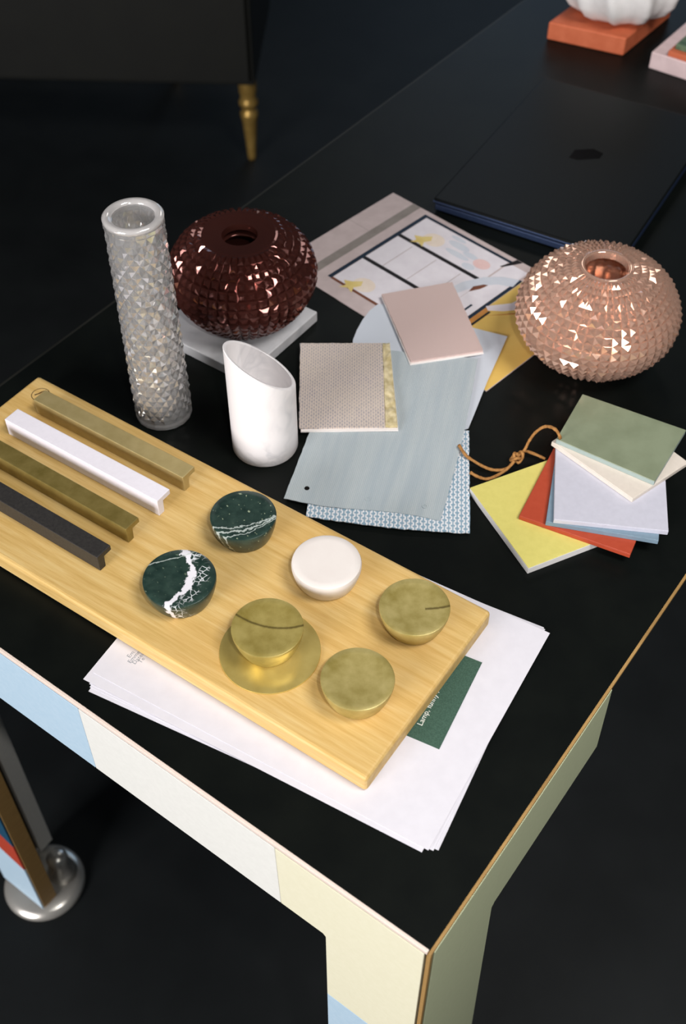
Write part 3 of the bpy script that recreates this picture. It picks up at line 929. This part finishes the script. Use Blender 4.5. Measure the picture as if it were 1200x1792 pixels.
pr_rect('window_bar', 59.7, 150, 108.4, 113.4, 'bar', 1)
pr_rect('window_bar', 59.7, 150, 158.2, 161.6, 'brown', 1)
pr_rect('window_bar', 203.4, 207.5, 26, 140, 'blueblack', 1)
pr_rect('window_bar', 193, 195.5, 92, 140, 'blueblack', 1)
pr_rect('window_bar', 207.6, 213, 80, 140, 'orange', 1)
pr_rect('window_bar', 213.2, 216, 88, 150, 'bar', 1)
pr_poly('window_bar', [(180, 0.5), (188, 0.5), (182, 12), (176, 22), (174, 22), (178, 10)], 'bar', 2)
for c_, (gi, gj) in enumerate(((84, 46), (84, 156))):
    pr_disc('printed_globe', gi + 9, gj - 10, 13, 11, 'globe', 3)
    pr_poly('printed_lamp', [(gi - 12, gj - 2), (gi - 4, gj - 6), (gi + 4, gj - 14), (gi + 8, gj - 7), (gi + 4, gj), (gi + 8, gj + 8), (gi, gj + 5), (gi - 8, gj + 10), (gi - 5, gj + 3)], 'gold', 4)
for (i, j, a, b) in ((120, 25, 14, 5), (140, 30, 10, 4), (128, 38, 16, 4), (150, 46, 8, 5), (112, 16, 10, 3)):
    pr_disc('printed_smear', i, j, a, b, 'smear', 3)
pr_disc('printed_blossom', 158, 33, 10, 8, 'red', 4)
for k in range(3):
    pr_rect('printed_line', 84 + 34 * k, 84.8 + 34 * k, 61, 108, 'line', 2)
pr_poly('printed_arch', [(160, 90), (163, 70), (174, 48), (188, 34), (204, 26), (206, 40), (192, 48), (182, 60), (174, 78), (170, 92)], 'smear', 3)
pr_poly('printed_leaf', [(178, 78), (176, 68), (182, 58), (186, 56), (184, 66)], 'brown', 4)
pr_poly('printed_crescent', [(206, 84), (222, 62), (226, 40), (234, 24), (240, 44), (236, 62), (224, 78), (212, 88)], 'white', 3)
pr_poly('printed_crease', [(214, 98), (246, 62), (272, 40), (272, 37), (244, 59)], 'orange', 2)

# ------------------------------------------------------------------ tile samples on a suede cord
def tile(name, poly, z0, z1, face, body, label):
    cxm, cym = sum(p[0] for p in poly) / 4, sum(p[1] for p in poly) / 4
    t = thing('glazed_tile', W(cxm, cym, z0), label, 'tile', 'glazed tile samples tied on a cord')
    mesh('tile_body', prism(poly, z0, z1 - 0.9, 0.3), MAT[body], t)
    mesh('glaze', prism(poly, z1 - 0.85, z1, 0.4), MAT[face], t)
    return t
tile('y', rect(110.5, 679.0, -65.0, 98.5, 97), 0.05, 8.0, 't_yellow', 't_white', 'yellow glazed tile with a white edge lowest in the fan')
tile('r', rect(149.2, 642.4, -25.9, 97.0, 97), 8.1, 13.0, 't_red', 't_red', 'terracotta red tile between the yellow and steel blue tiles')
tile('b', rect(169.9, 631.4, -12.9, 93.0, 95), 13.1, 18.0, 't_blue', 't_blue', 'steel blue tile mostly covered by the pale lavender tile')
tile('l', rect(175.7, 629.6, -8.0, 94.0, 93), 18.1, 23.0, 't_lav', 't_lav', 'pale lavender grey tile in the middle of the fan')
tile('c', [(243.5, 648.1), (298.5, 690.5), (241.0, 764.0), (183.4, 715.7)], 23.1, 28.0, 't_cream', 't_cream', 'oatmeal cream tile under the sage green tile')
tile('s', [(186.5, 713.5), (263.4, 663.0), (302.1, 724.6), (217.2, 770.8)], 28.1, 33.4, 't_sage', 't_grey_edge', 'satin sage green tile on top of the fan')

cord = thing('suede_cord', W(140, 708, 0), 'tan suede cord knotted beside the tiles and reaching the fabric', 'cord')
mesh('cord_strand', tube([(104.5, 731.1, 7.6), (109.9, 719.1, 7.0), (117.7, 714.7, 3.4), (126.5, 709.3, 1.8), (134.9, 705.8, 1.8), (145.0, 706.2, 3), (152.0, 712.8, 5), (156.8, 717.6, 8), (162.3, 721.6, 12), (165.6, 725.6, 18), (170.5, 728.4, 26), (176.5, 727.5, 34), (181.2, 722.8, 39), (185.4, 716.2, 41.5), (187.8, 711.1, 40), (189.6, 713.2, 34.8)], 1.45, 8, jitter=0.25), MAT['cord'], cord, smooth=True)
mesh('cord_strand', tube([(112.4, 699.8, 5.2), (119.4, 697.2, 2.4), (127.3, 695.2, 1.6), (136.7, 699.3, 1.8), (146.3, 705.7, 4), (152.8, 712.2, 7)], 1.45, 8, jitter=0.25), MAT['cord'], cord, smooth=True)
mesh('cord_strand', tube([(157.6, 719.6, 9), (163.0, 723.2, 8), (169.1, 722.6, 6.5), (175.3, 720.3, 5.2), (181, 717, 4.5)], 1.4, 8, jitter=0.25), MAT['cord'], cord, smooth=True)
kn = []
for i in range(19):
    t = i / 18 * 4.6 * pi
    kn.append((155.0 + 4.2 * cos(t) * 0.8 + (i - 9) * 0.28, 716.0 + 3.6 * sin(t) + (i - 9) * 0.16, 7.2 + 3.4 * sin(t * 1.5 + 0.6)))
mesh('knot', tube(kn, 1.5, 8, jitter=0.3, sub=4), MAT['cord'], cord, smooth=True)

# ------------------------------------------------------------------ closed laptop
la = 60.2
lap = thing('laptop', W(300, 1180, 0), 'closed dark laptop lying on the black table behind the pink vase', 'laptop')
lpoly = rect(292.3, 996.0, la, 308, 221)
def inset(poly, d):
    cx_, cy_ = sum(p[0] for p in poly) / 4, sum(p[1] for p in poly) / 4
    return [(x + (cx_ - x) / 150 * d, y + (cy_ - y) / 150 * d) for x, y in poly]
mesh('base', prism(inset(lpoly, 1.5), 1.6, 9.6, 1.6, 3), MAT['laptop_edge'], lap)
lid = mesh('lid', prism(lpoly, 10.4, 17.0, 1.8, 3), MAT['laptop'], lap)
mesh('lid_trim', prism(inset(lpoly, -0.5), 12.2, 14.4, 0.3), MAT['laptop_edge'], lap)
bm = prism([(261, 1188), (270, 1183), (296, 1186), (302, 1196), (292, 1206), (270, 1204)], 17.02, 17.2)
mesh('logo', bm, MAT['laptop_logo'], lid)['label'] = 'small black emblem'
for (fx, fy) in inset(lpoly, 20):
    mesh('rubber_foot', lathe([(0, 0.05), (6, 0.05), (6, 1.6), (0, 1.6)], fx, fy, 16), MAT['gap'], lap)

# ------------------------------------------------------------------ blocks and plaster bowl at the far end
ob = [(274.0, 1505.6), (369.6, 1459.2), (452.0, 1568), (356, 1614)]
o = mesh('terracotta_block', prism(ob, 0.05, 24, 2.0, 3), MAT['terracotta'], loc=W(363, 1537, 0))
props(o, 'orange terracotta block under the white fluted bowl', 'block')
def bowl_mod(t, z, k):
    return 1 + 0.055 * cos(11 * t + z * 0.035) + 0.02 * cos(22 * t + 1 + z * 0.05)
bp = [(0, 24.1), (34, 24.1), (52, 27), (66, 36), (76, 50), (82, 68), (84, 88), (82, 108), (78, 124), (74, 132), (70, 131), (74, 110), (76, 88), (72, 64), (56, 42), (30, 33), (0, 32)]
o = mesh('fluted_bowl', lathe(bp, 372, 1543, 132, mod=lambda t, z, k: bowl_mod(t, z, k)), MAT['plaster'], loc=W(372, 1543, 24.1), smooth=True)
props(o, 'white fluted plaster bowl standing on the orange block', 'bowl')
o = mesh('pale_block', prism([(398, 1428.0), (492, 1358), (556, 1444), (462, 1514)], 0.05, 22, 1.2), MAT['pale_pink'], loc=W(477, 1436, 0))
props(o, 'pale pink stone block at the upper right edge of the table', 'block')
o = mesh('orange_tile', prism([(416, 1417), (486, 1365), (530, 1424), (460, 1476)], 22.1, 29, 0.8), MAT['terracotta'], loc=W(473, 1420, 22.1))
props(o, 'orange tile lying on the pale pink block', 'tile')
o = mesh('green_tile', prism([(425, 1421), (486, 1376), (524, 1427), (463, 1472)], 29.1, 36, 0.8), MAT['green_stone'], loc=W(474, 1424, 29.1))
props(o, 'mottled green stone tile on the orange tile', 'tile')
